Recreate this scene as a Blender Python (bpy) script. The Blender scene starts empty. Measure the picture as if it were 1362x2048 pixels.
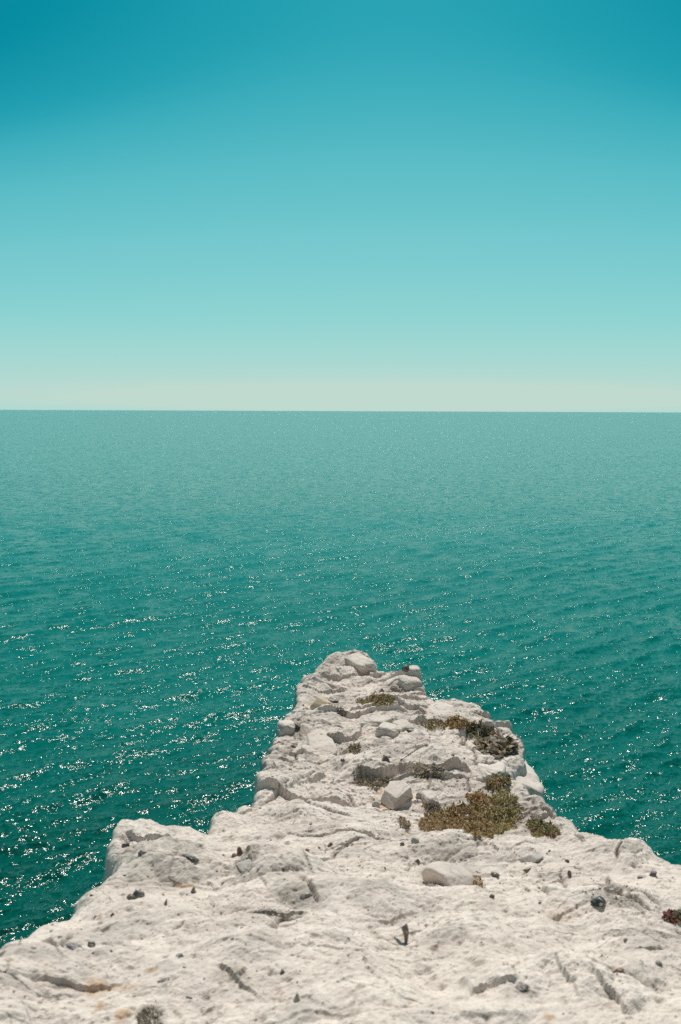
import bpy, bmesh, math, random
import numpy as np
from mathutils import Vector, Matrix

S = bpy.context.scene
COL = S.collection
random.seed(7)
RNG = np.random.default_rng(11)
R = math.radians

# ------------------------------------------------------------------ camera, sky, sun, exposure
FPX = 1991.0                      # focal length in pixels of the 1362 x 2048 frame
EYE = Vector((0.0, 0.0, 34.0))    # sea level is z = 0
PITCH, ROLL = 5.82, 0.22
SUN_EL, SUN_AZ = 55.0, 3.0        # sun high, nearly straight ahead

cam_d = bpy.data.cameras.new('camera')
cam = bpy.data.objects.new('camera', cam_d)
COL.objects.link(cam)
CAM_ROT = Matrix.Rotation(R(90 - PITCH), 3, 'X') @ Matrix.Rotation(R(ROLL), 3, 'Z')
cam.matrix_world = Matrix.Translation(EYE) @ CAM_ROT.to_4x4()
cam_d.sensor_fit = 'VERTICAL'
cam_d.sensor_height = 36.0
cam_d.lens = 36.0 * FPX / 2048.0
cam_d.clip_start = 0.05
cam_d.clip_end = 90000.0
cam_d.dof.use_dof = True
cam_d.dof.focus_distance = 13.0
cam_d.dof.aperture_fstop = 4.5
S.camera = cam

world = bpy.data.worlds.new('World')
S.world = world
world.use_nodes = True
wt = world.node_tree
for n in list(wt.nodes):
    wt.nodes.remove(n)
wo = wt.nodes.new('ShaderNodeOutputWorld')
bg = wt.nodes.new('ShaderNodeBackground')
sky = wt.nodes.new('ShaderNodeTexSky')
sky.sky_type = 'NISHITA'
sky.sun_disc = False
sky.sun_elevation = R(SUN_EL)
sky.sun_rotation = R(SUN_AZ)
sky.altitude = 30.0
sky.air_density = 1.0
sky.dust_density = 0.8
sky.ozone_density = 1.0
# the photograph's teal film grade: one curve from the sky's brightness to colour
SKY_GRADE = [(0.0, (0, 0, 0)), (0.11, (0.105, 0.15, 0.175)), (0.22, (0.06, 0.21, 0.28)), (0.348, (0.001, 0.262, 0.355)), (0.381, (0.018, 0.355, 0.447)), (0.400, (0.052, 0.43, 0.508)), (0.437, (0.108, 0.51, 0.568)),
             (0.51, (0.18, 0.58, 0.618)), (0.647, (0.27, 0.65, 0.642)), (0.82, (0.325, 0.67, 0.644)), (1.0, (0.37, 0.682, 0.642)), (1.165, (0.40, 0.69, 0.642)), (1.40, (0.46, 0.695, 0.632)), (1.53, (0.53, 0.70, 0.622))]
bg.inputs['Strength'].default_value = 0.1
sp = wt.nodes.new('ShaderNodeSeparateColor')
wt.links.new(sky.outputs[0], sp.inputs[0])
dv = wt.nodes.new('ShaderNodeMath'); dv.operation = 'MULTIPLY'; dv.inputs[1].default_value = 0.1 / 1.7
# key: the red brightness, pushed up where the sky turns warm towards the horizon
rb = wt.nodes.new('ShaderNodeMath'); rb.operation = 'DIVIDE'
wt.links.new(sp.outputs[0], rb.inputs[0]); wt.links.new(sp.outputs[2], rb.inputs[1])
rs = wt.nodes.new('ShaderNodeMath'); rs.operation = 'MULTIPLY'; rs.inputs[1].default_value = 1.25
wt.links.new(rb.outputs[0], rs.inputs[0])
rm = wt.nodes.new('ShaderNodeMath'); rm.operation = 'MAXIMUM'; rm.inputs[1].default_value = 1.0
wt.links.new(rs.outputs[0], rm.inputs[0])
rk = wt.nodes.new('ShaderNodeMath'); rk.operation = 'MULTIPLY'
wt.links.new(sp.outputs[0], rk.inputs[0]); wt.links.new(rm.outputs[0], rk.inputs[1])
wt.links.new(rk.outputs[0], dv.inputs[0])
sr = wt.nodes.new('ShaderNodeValToRGB')
while len(sr.color_ramp.elements) < len(SKY_GRADE): sr.color_ramp.elements.new(0.5)
for e, (p, c) in zip(sr.color_ramp.elements, SKY_GRADE):
    e.position = p / 1.7; e.color = (c[0], c[1], c[2], 1)
wt.links.new(dv.outputs[0], sr.inputs[0])
sc10 = wt.nodes.new('ShaderNodeVectorMath'); sc10.operation = 'SCALE'; sc10.inputs['Scale'].default_value = 10.0
wt.links.new(sr.outputs[0], sc10.inputs[0])
wt.links.new(sc10.outputs[0], bg.inputs[0])
wt.links.new(bg.outputs[0], wo.inputs[0])

sun_d = bpy.data.lights.new('sun', 'SUN')
sun_d.energy = 4.2
sun_d.angle = R(0.53)
sun_d.color = (1.0, 0.95, 0.88)
sun = bpy.data.objects.new('sun', sun_d)
COL.objects.link(sun)
sdir = Vector((math.sin(R(SUN_AZ)) * math.cos(R(SUN_EL)), math.cos(R(SUN_AZ)) * math.cos(R(SUN_EL)), math.sin(R(SUN_EL))))
sun.rotation_euler = sdir.to_track_quat('Z', 'Y').to_euler()
sun.location = (0, 0, 80)

S.view_settings.view_transform = 'Standard'
S.view_settings.look = 'None'
S.view_settings.exposure = 0.0
S.view_settings.gamma = 1.0
S.view_settings.use_curve_mapping = False
S.render.engine = 'CYCLES'
S.cycles.use_denoising = False
S.cycles.caustics_reflective = False
S.cycles.caustics_refractive = False
S.cycles.sample_clamp_direct = 12.0
S.cycles.max_bounces = 6
S.cycles.diffuse_bounces = 3


# ------------------------------------------------------------------ helpers: noise
def _hash(ix, iy, seed):
    h = (ix.astype(np.int64) * 374761393 + iy.astype(np.int64) * 668265263 + seed * 2147483647) & 0xffffffff
    h = ((h ^ (h >> 13)) * 1274126177) & 0xffffffff
    h = ((h ^ (h >> 16)) * 2246822519) & 0xffffffff
    return (h ^ (h >> 15)) & 0xffffffff


def rnd(ix, iy, seed):
    return _hash(ix, iy, seed) / 4294967296.0


def gnoise(x, y, seed=0):
    ix = np.floor(x); iy = np.floor(y)
    fx = x - ix; fy = y - iy
    ux = fx * fx * fx * (fx * (fx * 6 - 15) + 10)
    uy = fy * fy * fy * (fy * (fy * 6 - 15) + 10)

    def g(dx, dy):
        a = rnd(ix + dx, iy + dy, seed) * 2 * np.pi
        return np.cos(a) * (fx - dx) + np.sin(a) * (fy - dy)
    a = g(0, 0); b = g(1, 0); c = g(0, 1); d = g(1, 1)
    return 1.4 * ((a * (1 - ux) + b * ux) * (1 - uy) + (c * (1 - ux) + d * ux) * uy)


def fbm(x, y, octaves, seed=0, gain=0.5, lac=2.03):
    s = 0.0; a = 1.0
    for o in range(octaves):
        s = s + a * gnoise(x, y, seed + o * 17)
        x = x * lac + 3.7; y = y * lac - 1.9
        a *= gain
    return s


def worley(x, y, seed=0):
    """F1, F2, then (column, row, centre x, centre y) of the nearest and of the second nearest cell."""
    ix = np.floor(x); iy = np.floor(y)
    f1 = np.full(x.shape, 9.0); f2 = np.full(x.shape, 9.0)
    A = [np.zeros_like(x) for _ in range(4)]; B = [np.zeros_like(x) for _ in range(4)]
    for dx in (-1, 0, 1):
        for dy in (-1, 0, 1):
            jx = ix + dx; jy = iy + dy
            px = jx + 0.1 + 0.8 * rnd(jx, jy, seed); py = jy + 0.1 + 0.8 * rnd(jx, jy, seed + 5)
            d = np.hypot(px - x, py - y)
            near = d < f1; mid = ~near & (d < f2)
            new = (jx, jy, px, py)
            for q in range(4):
                B[q] = np.where(near, A[q], np.where(mid, new[q], B[q]))
                A[q] = np.where(near, new[q], A[q])
            f2 = np.where(near, f1, np.minimum(f2, d))
            f1 = np.where(near, d, f1)
    return f1, f2, A, B


def sstep(a, b, x):
    t = np.clip((x - a) / (b - a), 0, 1)
    return t * t * (3 - 2 * t)


# ------------------------------------------------------------------ helpers: objects
def tag(o, label=None, cat=None, group=None, kind=None):
    if label: o['label'] = label
    if cat: o['category'] = cat
    if group: o['group'] = group
    if kind: o['kind'] = kind
    return o


def link(name, me, mat, parent=None, loc=None):
    o = bpy.data.objects.new(name, me)
    COL.objects.link(o)
    if mat is not None and not me.materials:
        for m in (mat if isinstance(mat, (list, tuple)) else [mat]):
            me.materials.append(m)
    if loc is not None: o.location = loc
    if parent is not None: o.parent = parent
    return o


def mesh_np(name, verts, faces, smooth=True):
    me = bpy.data.meshes.new(name)
    verts = np.ascontiguousarray(verts, dtype=np.float32)
    faces = np.ascontiguousarray(faces, dtype=np.int32)
    k = faces.shape[1]
    me.vertices.add(len(verts)); me.vertices.foreach_set('co', verts.ravel())
    me.loops.add(faces.size); me.loops.foreach_set('vertex_index', faces.ravel())
    me.polygons.add(len(faces))
    me.polygons.foreach_set('loop_start', np.arange(0, faces.size, k, dtype=np.int32))
    me.update(calc_edges=True)
    me.polygons.foreach_set('use_smooth', np.full(len(faces), smooth))
    me.update()
    return me


def ray(px, py):
    d = CAM_ROT @ Vector(((px - 681.0) / FPX, -(py - 1024.0) / FPX, -1.0))
    return np.array(d.normalized())


def at(px, py, Y):
    """Point seen at a pixel of the photograph, Y metres ahead of the eye (relative to the eye)."""
    d = ray(px, py)
    return d * (Y / d[1])


# ------------------------------------------------------------------ materials
def new_mat(name):
    m = bpy.data.materials.new(name); m.use_nodes = True
    nt = m.node_tree
    return m, nt, nt.nodes['Principled BSDF']


def N(nt, kind, **kw):
    n = nt.nodes.new(kind)
    for k, v in kw.items():
        if k in n.inputs: n.inputs[k].default_value = v
        else: setattr(n, k, v)
    return n


def ramp(nt, stops, src):
    r = nt.nodes.new('ShaderNodeValToRGB')
    el = r.color_ramp.elements
    while len(el) < len(stops): el.new(0.5)
    for e, (p, c) in zip(el, stops):
        e.position = p
        e.color = (c[0], c[1], c[2], 1) if hasattr(c, '__len__') else (c, c, c, 1)
    nt.links.new(src, r.inputs[0])
    return r.outputs[0]


def mix(nt, fac, a, b):
    m = nt.nodes.new('ShaderNodeMix'); m.data_type = 'RGBA'
    for s, v in ((0, fac), (6, a), (7, b)):
        if hasattr(v, 'links') or hasattr(v, 'is_linked'): nt.links.new(v, m.inputs[s])
        elif hasattr(v, '__len__'): m.inputs[s].default_value = (v[0], v[1], v[2], 1)
        else: m.inputs[s].default_value = v
    return m.outputs[2]


def math_n(nt, op, a, b=None):
    m = nt.nodes.new('ShaderNodeMath'); m.operation = op
    for i, v in enumerate((a, b)):
        if v is None: continue
        if hasattr(v, 'links') or hasattr(v, 'is_linked'): nt.links.new(v, m.inputs[i])
        else: m.inputs[i].default_value = v
    return m.outputs[0]


def chalk_material(name, base, grey, use_stains):
    m, nt, b = new_mat(name)
    tc = N(nt, 'ShaderNodeNewGeometry')
    co = tc.outputs['Position']
    n1 = N(nt, 'ShaderNodeTexNoise', Scale=2.6, Detail=6.0, Roughness=0.6); nt.links.new(co, n1.inputs['Vector'])
    n2 = N(nt, 'ShaderNodeTexNoise', Scale=17.0, Detail=5.0, Roughness=0.65); nt.links.new(co, n2.inputs['Vector'])
    n3 = N(nt, 'ShaderNodeTexNoise', Scale=70.0, Detail=3.0, Roughness=0.6); nt.links.new(co, n3.inputs['Vector'])
    n4 = N(nt, 'ShaderNodeTexNoise', Scale=6.0, Detail=4.0, Roughness=0.7, Distortion=0.6); nt.links.new(co, n4.inputs['Vector'])
    c = mix(nt, ramp(nt, [(0.45, 0.0), (0.70, 0.95)], n1.outputs[0]), base, grey)
    c = mix(nt, ramp(nt, [(0.52, 0.0), (0.74, 0.55)], n2.outputs[0]), c, [g * 0.82 for g in grey])
    c = mix(nt, ramp(nt, [(0.55, 0.0), (0.75, 0.55)], n4.outputs[0]), c, (base[0] * 0.93, base[1] * 0.84, base[2] * 0.79))
    # dark lichen specks
    sp_ = math_n(nt, 'MULTIPLY', ramp(nt, [(0.62, 0.0), (0.70, 0.8)], n3.outputs[0]), ramp(nt, [(0.46, 0.0), (0.62, 0.75)], n2.outputs[0]))
    c = mix(nt, sp_, c, (0.20, 0.175, 0.155))
    if use_stains:
        tn = N(nt, 'ShaderNodeAttribute'); tn.attribute_name = 'stain'
        tv = N(nt, 'ShaderNodeVectorMath', operation='SCALE'); nt.links.new(c, tv.inputs[0]); nt.links.new(ramp(nt, [(0.15, 0.80), (0.5, 1.0), (0.85, 1.07)], tn.outputs['Alpha']), tv.inputs['Scale']); c = tv.outputs[0]
    if use_stains:
        at_ = N(nt, 'ShaderNodeAttribute'); at_.attribute_name = 'stain'
        s = N(nt, 'ShaderNodeSeparateColor'); nt.links.new(at_.outputs['Color'], s.inputs[0])
        spk = ramp(nt, [(0.36, 0.35), (0.54, 1.0)], n3.outputs[0])
        c = mix(nt, math_n(nt, 'MULTIPLY', s.outputs[0], spk), c, (0.17, 0.145, 0.12))
        c = mix(nt, math_n(nt, 'MULTIPLY', s.outputs[1], spk), c, (0.44, 0.235, 0.085))
        c = mix(nt, math_n(nt, 'MULTIPLY', s.outputs[2], spk), c, (0.12, 0.085, 0.06))
    # hairline fractures: a warped net of cells, open only here and there
    fine = None
    for sc_, wd, sd_, amt in ((3.4, 0.017, 0.0, 0.7), (8.5, 0.024, 5.0, 0.5), (21.0, 0.036, 9.0, 0.3)):
        wn = N(nt, 'ShaderNodeTexNoise', Scale=sc_ * 0.8, Detail=3.0); nt.links.new(co, wn.inputs['Vector'])
        wv = N(nt, 'ShaderNodeVectorMath', operation='MULTIPLY_ADD'); nt.links.new(wn.outputs['Color'], wv.inputs[0])
        wv.inputs[1].default_value = (1.1 / sc_, 1.1 / sc_, 1.1 / sc_); nt.links.new(co, wv.inputs[2])
        ms = N(nt, 'ShaderNodeMapping'); ms.inputs['Location'].default_value = (sd_, sd_, 0); ms.inputs['Rotation'].default_value = (0, 0, 0.4); ms.inputs['Scale'].default_value = (0.75, 1.25, 1.0)
        nt.links.new(wv.outputs[0], ms.inputs[0])
        vo = N(nt, 'ShaderNodeTexVoronoi', feature='DISTANCE_TO_EDGE', Scale=sc_); nt.links.new(ms.outputs[0], vo.inputs['Vector'])
        gn = N(nt, 'ShaderNodeTexNoise', Scale=sc_ * 0.55, Detail=2.0); nt.links.new(ms.outputs[0], gn.inputs['Vector'])
        ln = math_n(nt, 'MULTIPLY', ramp(nt, [(0.0, 1.0), (wd, 0.0)], vo.outputs['Distance']), ramp(nt, [(0.46, 0.0), (0.58, amt)], gn.outputs[0]))
        fine = ln if fine is None else math_n(nt, 'MAXIMUM', fine, ln)
    c = mix(nt, math_n(nt, 'MULTIPLY', fine, 0.8), c, (0.27, 0.215, 0.175))
    nt.links.new(c, b.inputs['Base Color'])
    b.inputs['Roughness'].default_value = 0.92
    b.inputs['Specular IOR Level'].default_value = 0.15
    h = math_n(nt, 'ADD', math_n(nt, 'MULTIPLY', n2.outputs[0], 1.0), math_n(nt, 'MULTIPLY', n3.outputs[0], 0.45))
    h = math_n(nt, 'SUBTRACT', h, math_n(nt, 'MULTIPLY', fine, 1.2))
    bp = N(nt, 'ShaderNodeBump', Strength=0.34, Distance=0.012)
    nt.links.new(h, bp.inputs['Height']); nt.links.new(bp.outputs[0], b.inputs['Normal'])
    return m


CHALK_C, CHALK_G = (0.69, 0.598, 0.535), (0.55, 0.468, 0.417)
M_CHALK = chalk_material('chalk', CHALK_C, CHALK_G, True)
M_STONE = chalk_material('chalk_stone', CHALK_C, CHALK_G, False)
M_TAN = chalk_material('tan_chalk', (0.60, 0.47, 0.34), (0.46, 0.35, 0.25), False)
M_GREYST = chalk_material('grey_chalk', (0.46, 0.42, 0.385), (0.36, 0.33, 0.30), False)


def flint_material(name, dark, rind, amount):
    m, nt, b = new_mat(name)
    tc = N(nt, 'ShaderNodeNewGeometry'); co = tc.outputs['Position']
    n1 = N(nt, 'ShaderNodeTexNoise', Scale=22.0, Detail=4.0, Roughness=0.6); nt.links.new(co, n1.inputs['Vector'])
    n2 = N(nt, 'ShaderNodeTexNoise', Scale=90.0, Detail=3.0); nt.links.new(co, n2.inputs['Vector'])
    c = mix(nt, n2.outputs[0], dark, [v * 1.9 for v in dark])
    c = mix(nt, ramp(nt, [(amount, 0.0), (amount + 0.06, 1.0)], n1.outputs[0]), c, rind)
    nt.links.new(c, b.inputs['Base Color'])
    b.inputs['Roughness'].default_value = 0.45
    bp = N(nt, 'ShaderNodeBump', Strength=0.5, Distance=0.004)
    nt.links.new(n1.outputs[0], bp.inputs['Height']); nt.links.new(bp.outputs[0], b.inputs['Normal'])
    return m


M_FLINT = flint_material('flint', (0.095, 0.074, 0.062), (0.45, 0.40, 0.34), 0.60)
M_FLINTB = flint_material('black_flint', (0.022, 0.024, 0.026), (0.55, 0.50, 0.44), 0.56)
M_FLINTR = flint_material('rusty_flint', (0.14, 0.07, 0.04), (0.40, 0.30, 0.2), 0.66)
M_FLINTG = flint_material('grey_flint', (0.15, 0.14, 0.135), (0.45, 0.41, 0.36), 0.55)
FL = {'d': M_FLINT, 'b': M_FLINTB, 'r': M_FLINTR, 'g': M_FLINTG}


def leaf_mat(name, col, var=0.35):
    m, nt, b = new_mat(name)
    g = N(nt, 'ShaderNodeNewGeometry')
    c = mix(nt, g.outputs['Random Per Island'], [v * (1 - var) for v in col], [v * (1 + var) for v in col])
    nt.links.new(c, b.inputs['Base Color'])
    b.inputs['Roughness'].default_value = 0.75
    b.inputs['Specular IOR Level'].default_value = 0.25
    return m


LEAF = {
    'olive': leaf_mat('olive_leaf', (0.33, 0.265, 0.115)),
    'green': leaf_mat('green_leaf', (0.14, 0.145, 0.08)),
    'brown': leaf_mat('brown_leaf', (0.36, 0.245, 0.135)),
    'orange': leaf_mat('orange_leaf', (0.40, 0.22, 0.085)),
    'straw': leaf_mat('straw_leaf', (0.33, 0.26, 0.16)),
    'dark': leaf_mat('dark_leaf', (0.12, 0.10, 0.065)),
    'red': leaf_mat('red_leaf', (0.19, 0.06, 0.045)),
    'grey': leaf_mat('grey_leaf', (0.23, 0.19, 0.155)),
}

# ------------------------------------------------------------------ sea
CREST = R(42)                       # crests run away towards the right
KD = np.array([-math.sin(CREST), math.cos(CREST)])


def build_sea():
    A = 32.0
    th = np.concatenate([np.linspace(-180, -A, 70)[:-1], np.linspace(-A, A, 900), np.linspace(A, 180, 70)[1:]])
    th = np.radians(th)
    H = EYE.z
    # one ring per picture row out to the horizon, coarser close in
    ang = np.concatenate([np.linspace(80, 34, 12)[:-1], np.degrees(np.linspace(R(34), R(0.45), 620))])
    r = H / np.tan(np.radians(ang))
    r = np.concatenate([[1.0], r, np.geomspace(r[-1] * 1.25, 60000, 14)])
    rr, tt = np.meshgrid(r, th, indexing='ij')
    x = rr * np.sin(tt); y = rr * np.cos(tt)
    z = np.zeros_like(x)
    dr = np.gradient(r)[:, None] * np.ones_like(x)
    side = sstep(60, 38, np.abs(np.degrees(tt)))
    hx = np.zeros_like(x); hy = np.zeros_like(x)
    g = np.random.default_rng(5)
    waves = []
    for lam0, n, slope, spread in ((7.5, 5, 0.028, 8), (3.9, 8, 0.048, 13), (2.1, 10, 0.050, 24), (1.2, 12, 0.050, 40), (0.7, 12, 0.04, 55)):
        for _ in range(n):
            lam = lam0 * g.uniform(0.78, 1.25)
            da = g.normal(0, R(spread))
            k = 2 * np.pi / lam
            kx = k * (KD[0] * math.cos(da) - KD[1] * math.sin(da)); ky = k * (KD[0] * math.sin(da) + KD[1] * math.cos(da))
            waves.append((lam, kx, ky, slope / k * g.uniform(0.7, 1.3) * 1.41 / math.sqrt(n) * 2.0, g.uniform(0, 6.28)))
    lim = 700.0
    rows = r < lim
    X, Y = x[rows], y[rows]
    Z = np.zeros_like(X); HX = np.zeros_like(X); HY = np.zeros_like(X)
    # groups: slow modulation of the wave height
    grp = 1.0 + 0.55 * fbm(X / 17, Y / 17, 3, 91)
    for lam, kx, ky, a, ph in waves:
        ok = sstep(1.6, 3.2, lam / dr[rows]) * side[rows]
        p = kx * X + ky * Y + ph
        w = a * ok * grp
        Z += w * np.cos(p)
        s = w * np.sin(p) * 0.75 / np.hypot(kx, ky)
        HX -= s * kx; HY -= s * ky
    z[rows] = Z
    x[rows] += HX; y[rows] += HY
    nr, nth = x.shape
    V = np.stack([x, y, z], -1).reshape(-1, 3)
    i = np.arange(nr - 1)[:, None]; j = np.arange(nth - 1)[None, :]
    a = i * nth + j
    F = np.stack([a, a + 1, a + nth + 1, a + nth], -1).reshape(-1, 4)[:, ::-1]
    me = mesh_np('sea', V, F)
    m, nt, b = new_mat('sea_water')
    geo = N(nt, 'ShaderNodeNewGeometry')
    mp = N(nt, 'ShaderNodeMapping'); mp.inputs['Rotation'].default_value = (0, 0, -CREST); nt.links.new(geo.outputs['Position'], mp.inputs[0])
    total = None
    for sc, det, amp, st in ((0.55, 1.5, 0.7, (0.62, 1, 1)), (2.8, 1.5, 0.95, (0.6, 1, 1)), (8.0, 1.0, 0.8, (0.8, 1, 1))):
        m2 = N(nt, 'ShaderNodeMapping'); m2.inputs['Scale'].default_value = (sc * st[0], sc * st[1], sc)
        nt.links.new(mp.outputs[0], m2.inputs[0])
        nz = N(nt, 'ShaderNodeTexNoise', Scale=1.0, Detail=det, Roughness=0.5); nt.links.new(m2.outputs[0], nz.inputs['Vector'])
        v = N(nt, 'ShaderNodeVectorMath', operation='MULTIPLY_ADD'); nt.links.new(nz.outputs['Color'], v.inputs[0])
        v.inputs[1].default_value = (amp, amp, 0); v.inputs[2].default_value = (-amp / 2, -amp / 2, 0)
        if total is None: total = v.outputs[0]
        else:
            s = N(nt, 'ShaderNodeVectorMath', operation='ADD'); nt.links.new(total, s.inputs[0]); nt.links.new(v.outputs[0], s.inputs[1]); total = s.outputs[0]
    # gusts: wide patches of rougher and smoother water
    gm = N(nt, 'ShaderNodeMapping'); gm.inputs['Scale'].default_value = (0.004, 0.03, 1); nt.links.new(mp.outputs[0], gm.inputs[0])
    gz = N(nt, 'ShaderNodeTexNoise', Scale=1.0, Detail=4.0); nt.links.new(gm.outputs[0], gz.inputs['Vector'])
    gust = ramp(nt, [(0.3, 0.85), (0.7, 1.45)], gz.outputs[0])
    sc_ = N(nt, 'ShaderNodeVectorMath', operation='SCALE'); nt.links.new(total, sc_.inputs[0]); nt.links.new(gust, sc_.inputs['Scale'])
    ad = N(nt, 'ShaderNodeVectorMath', operation='ADD'); nt.links.new(geo.outputs['Normal'], ad.inputs[0]); nt.links.new(sc_.outputs[0], ad.inputs[1])
    nm = N(nt, 'ShaderNodeVectorMath', operation='NORMALIZE'); nt.links.new(ad.outputs[0], nm.inputs[0])
    nt.links.new(nm.outputs[0], b.inputs['Normal'])
    # vignette and sky-reflection falloff painted into the water: dark near the cliff, paler offshore
    ln = N(nt, 'ShaderNodeVectorMath', operation='LENGTH'); nt.links.new(geo.outputs['Position'], ln.inputs[0])
    lg = math_n(nt, 'LOGARITHM', math_n(nt, 'MAXIMUM', ln.outputs['Value'], 1.0), 10.0)
    t_ = math_n(nt, 'ADD', math_n(nt, 'MULTIPLY', math_n(nt, 'ADD', lg, -1.7), 0.9), math_n(nt, 'MULTIPLY', math_n(nt, 'ADD', gz.outputs[0], -0.5), 0.5))
    c = ramp(nt, [(0.0, (0.0, 0.034, 0.025)), (0.16, (0.0, 0.078, 0.060)), (0.36, (0.0, 0.128, 0.106)), (0.7, (0.0, 0.185, 0.160)), (1.0, (0.0, 0.205, 0.180))], t_)
    nt.links.new(c, b.inputs['Base Color'])
    b.inputs['Roughness'].default_value = 0.13
    b.inputs['Specular IOR Level'].default_value = 0.16
    b.inputs['IOR'].default_value = 1.333
    o = link('sea', me, m)
    tag(o, 'teal green open sea with glittering ripples reaching the horizon', 'sea', kind='structure')


build_sea()

# ------------------------------------------------------------------ chalk cliff: plan outline and surface (relative to the eye)
OUT = [(-6.5, -9.0, -1.5), (-4.6, -3.0, -1.55), (-2.6, 1.0, -1.62)]
OUT_PX = [(-260, 2080, 2.35), (-110, 1985, 2.75), (0, 1912, 3.1), (50, 1865, 3.35), (120, 1815, 3.65), (185, 1768, 3.95), (212, 1757, 4.1), (226, 1705, 4.4),
          (228, 1668, 4.65), (252, 1655, 4.8), (275, 1641, 4.95), (320, 1638, 5.05), (365, 1645, 5.08), (395, 1662, 4.95), (412, 1661, 5.0), (420, 1640, 5.2), (455, 1625, 5.45),
          (472, 1606, 5.75), (511, 1594, 6.05), (513, 1578, 6.3), (521, 1558, 6.6), (528, 1525, 7.1), (548, 1475, 8.0), (563, 1450, 8.5),
          (570, 1428, 8.9), (592, 1404, 9.4), (596, 1380, 9.85), (606, 1360, 10.3), (628, 1342, 10.7), (640, 1326, 11.0), (658, 1319, 11.2), (690, 1311, 11.4), (706, 1304, 11.5),
          (724, 1305, 11.5), (742, 1320, 11.2), (762, 1340, 10.75), (800, 1340, 10.7), (832, 1340, 10.7), (840, 1372, 10.1), (852, 1392, 9.75), (882, 1405, 9.5),
          (950, 1412, 9.4), (968, 1424, 9.15), (1004, 1448, 8.7), (1022, 1468, 8.3), (1046, 1497, 7.8), (1050, 1520, 7.4), (1010, 1548, 7.1), (1036, 1580, 6.65), (1068, 1594, 6.45),
          (1088, 1606, 6.25), (1118, 1640, 5.85), (1150, 1645, 5.7), (1166, 1657, 5.5), (1196, 1686, 5.1), (1222, 1690, 5.05), (1252, 1707, 4.85), (1282, 1705, 4.9), (1322, 1718, 4.7),
          (1364, 1726, 4.6), (1480, 1760, 4.3), (1640, 1830, 3.7)]
CTRL = [tuple(at(*p)) for p in OUT_PX]
OUT = np.array(OUT + CTRL + [(3.4, 1.0, -1.6), (5.2, -3.0, -1.55), (7.0, -9.0, -1.5)])
IN_PX = [(681, 2048, 2.55), (300, 2048, 2.5), (1050, 2048, 2.6), (1362, 2048, 2.65), (681, 1900, 3.15), (350, 1900, 3.2), (1000, 1900, 3.2), (1300, 1900, 3.3),
         (681, 1800, 3.75), (450, 1800, 3.75), (900, 1800, 3.8), (1150, 1800, 3.95), (300, 1740, 4.1), (560, 1720, 4.5), (700, 1710, 4.7), (850, 1700, 4.85),
         (1000, 1697, 4.95), (1130, 1700, 4.95), (600, 1650, 5.35), (500, 1640, 5.35), (700, 1665, 5.2), (850, 1678, 5.05), (990, 1672, 5.5), (850, 1655, 5.55), (720, 1640, 5.5),
         (600, 1600, 6.15), (700, 1595, 6.4), (800, 1610, 6.2), (930, 1610, 6.25), (1020, 1620, 6.05), (680, 1545, 7.1), (800, 1560, 6.9), (930, 1560, 6.95),
         (600, 1500, 7.7), (700, 1480, 8.1), (850, 1480, 8.1), (960, 1480, 8.1), (650, 1430, 9.0), (800, 1430, 9.0), (900, 1430, 9.0),
         (660, 1380, 10.0), (760, 1395, 9.7), (800, 1370, 10.2), (690, 1340, 10.9)]
CTRL = np.array(CTRL + [tuple(at(*p)) for p in IN_PX] +
                [(0, 1.2, -1.62), (-2.4, 1.0, -1.62), (2.6, 1.0, -1.62), (0, -1.0, -1.6), (-4, -3, -1.55), (4, -3, -1.55), (0, -9, -1.5), (-6, -9, -1.5), (6, -9, -1.5)])


def tps_fit(P, z, lam):
    n = len(P)
    d = np.hypot(P[:, None, 0] - P[None, :, 0], P[:, None, 1] - P[None, :, 1])
    K = np.where(d > 0, d * d * np.log(d + 1e-12), 0) + lam * np.eye(n)
    Q = np.column_stack([np.ones(n), P])
    A = np.zeros((n + 3, n + 3)); A[:n, :n] = K; A[:n, n:] = Q; A[n:, :n] = Q.T
    return np.linalg.solve(A, np.concatenate([z, np.zeros(3)]))


TW = tps_fit(CTRL[:, :2], CTRL[:, 2], 0.02)


def tps(x, y):
    s = TW[-3] + TW[-2] * x + TW[-1] * y
    for (px, py), w in zip(CTRL[:, :2], TW[:-3]):
        d2 = (x - px) ** 2 + (y - py) ** 2
        s = s + w * 0.5 * d2 * np.log(d2 + 1e-12)
    return s


def march(px, py, f, t0=2.2):
    d = ray(px, py)
    t = t0; prev = None
    while t < 18:
        p = d * t
        h = p[2] - f(p[0], p[1])
        if h < 0:
            lo, hi = t - 0.03, t
            for _ in range(16):
                mdl = 0.5 * (lo + hi); q = d * mdl
                if q[2] - f(q[0], q[1]) < 0: hi = mdl
                else: lo = mdl
            return d * hi
        t += 0.03
    return None


def base_pt(px, py):
    p = march(px, py, lambda x, y: float(tps(np.array([x]), np.array([y]))[0]))
    return p if p is not None else at(px, py, 7.0)


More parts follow.
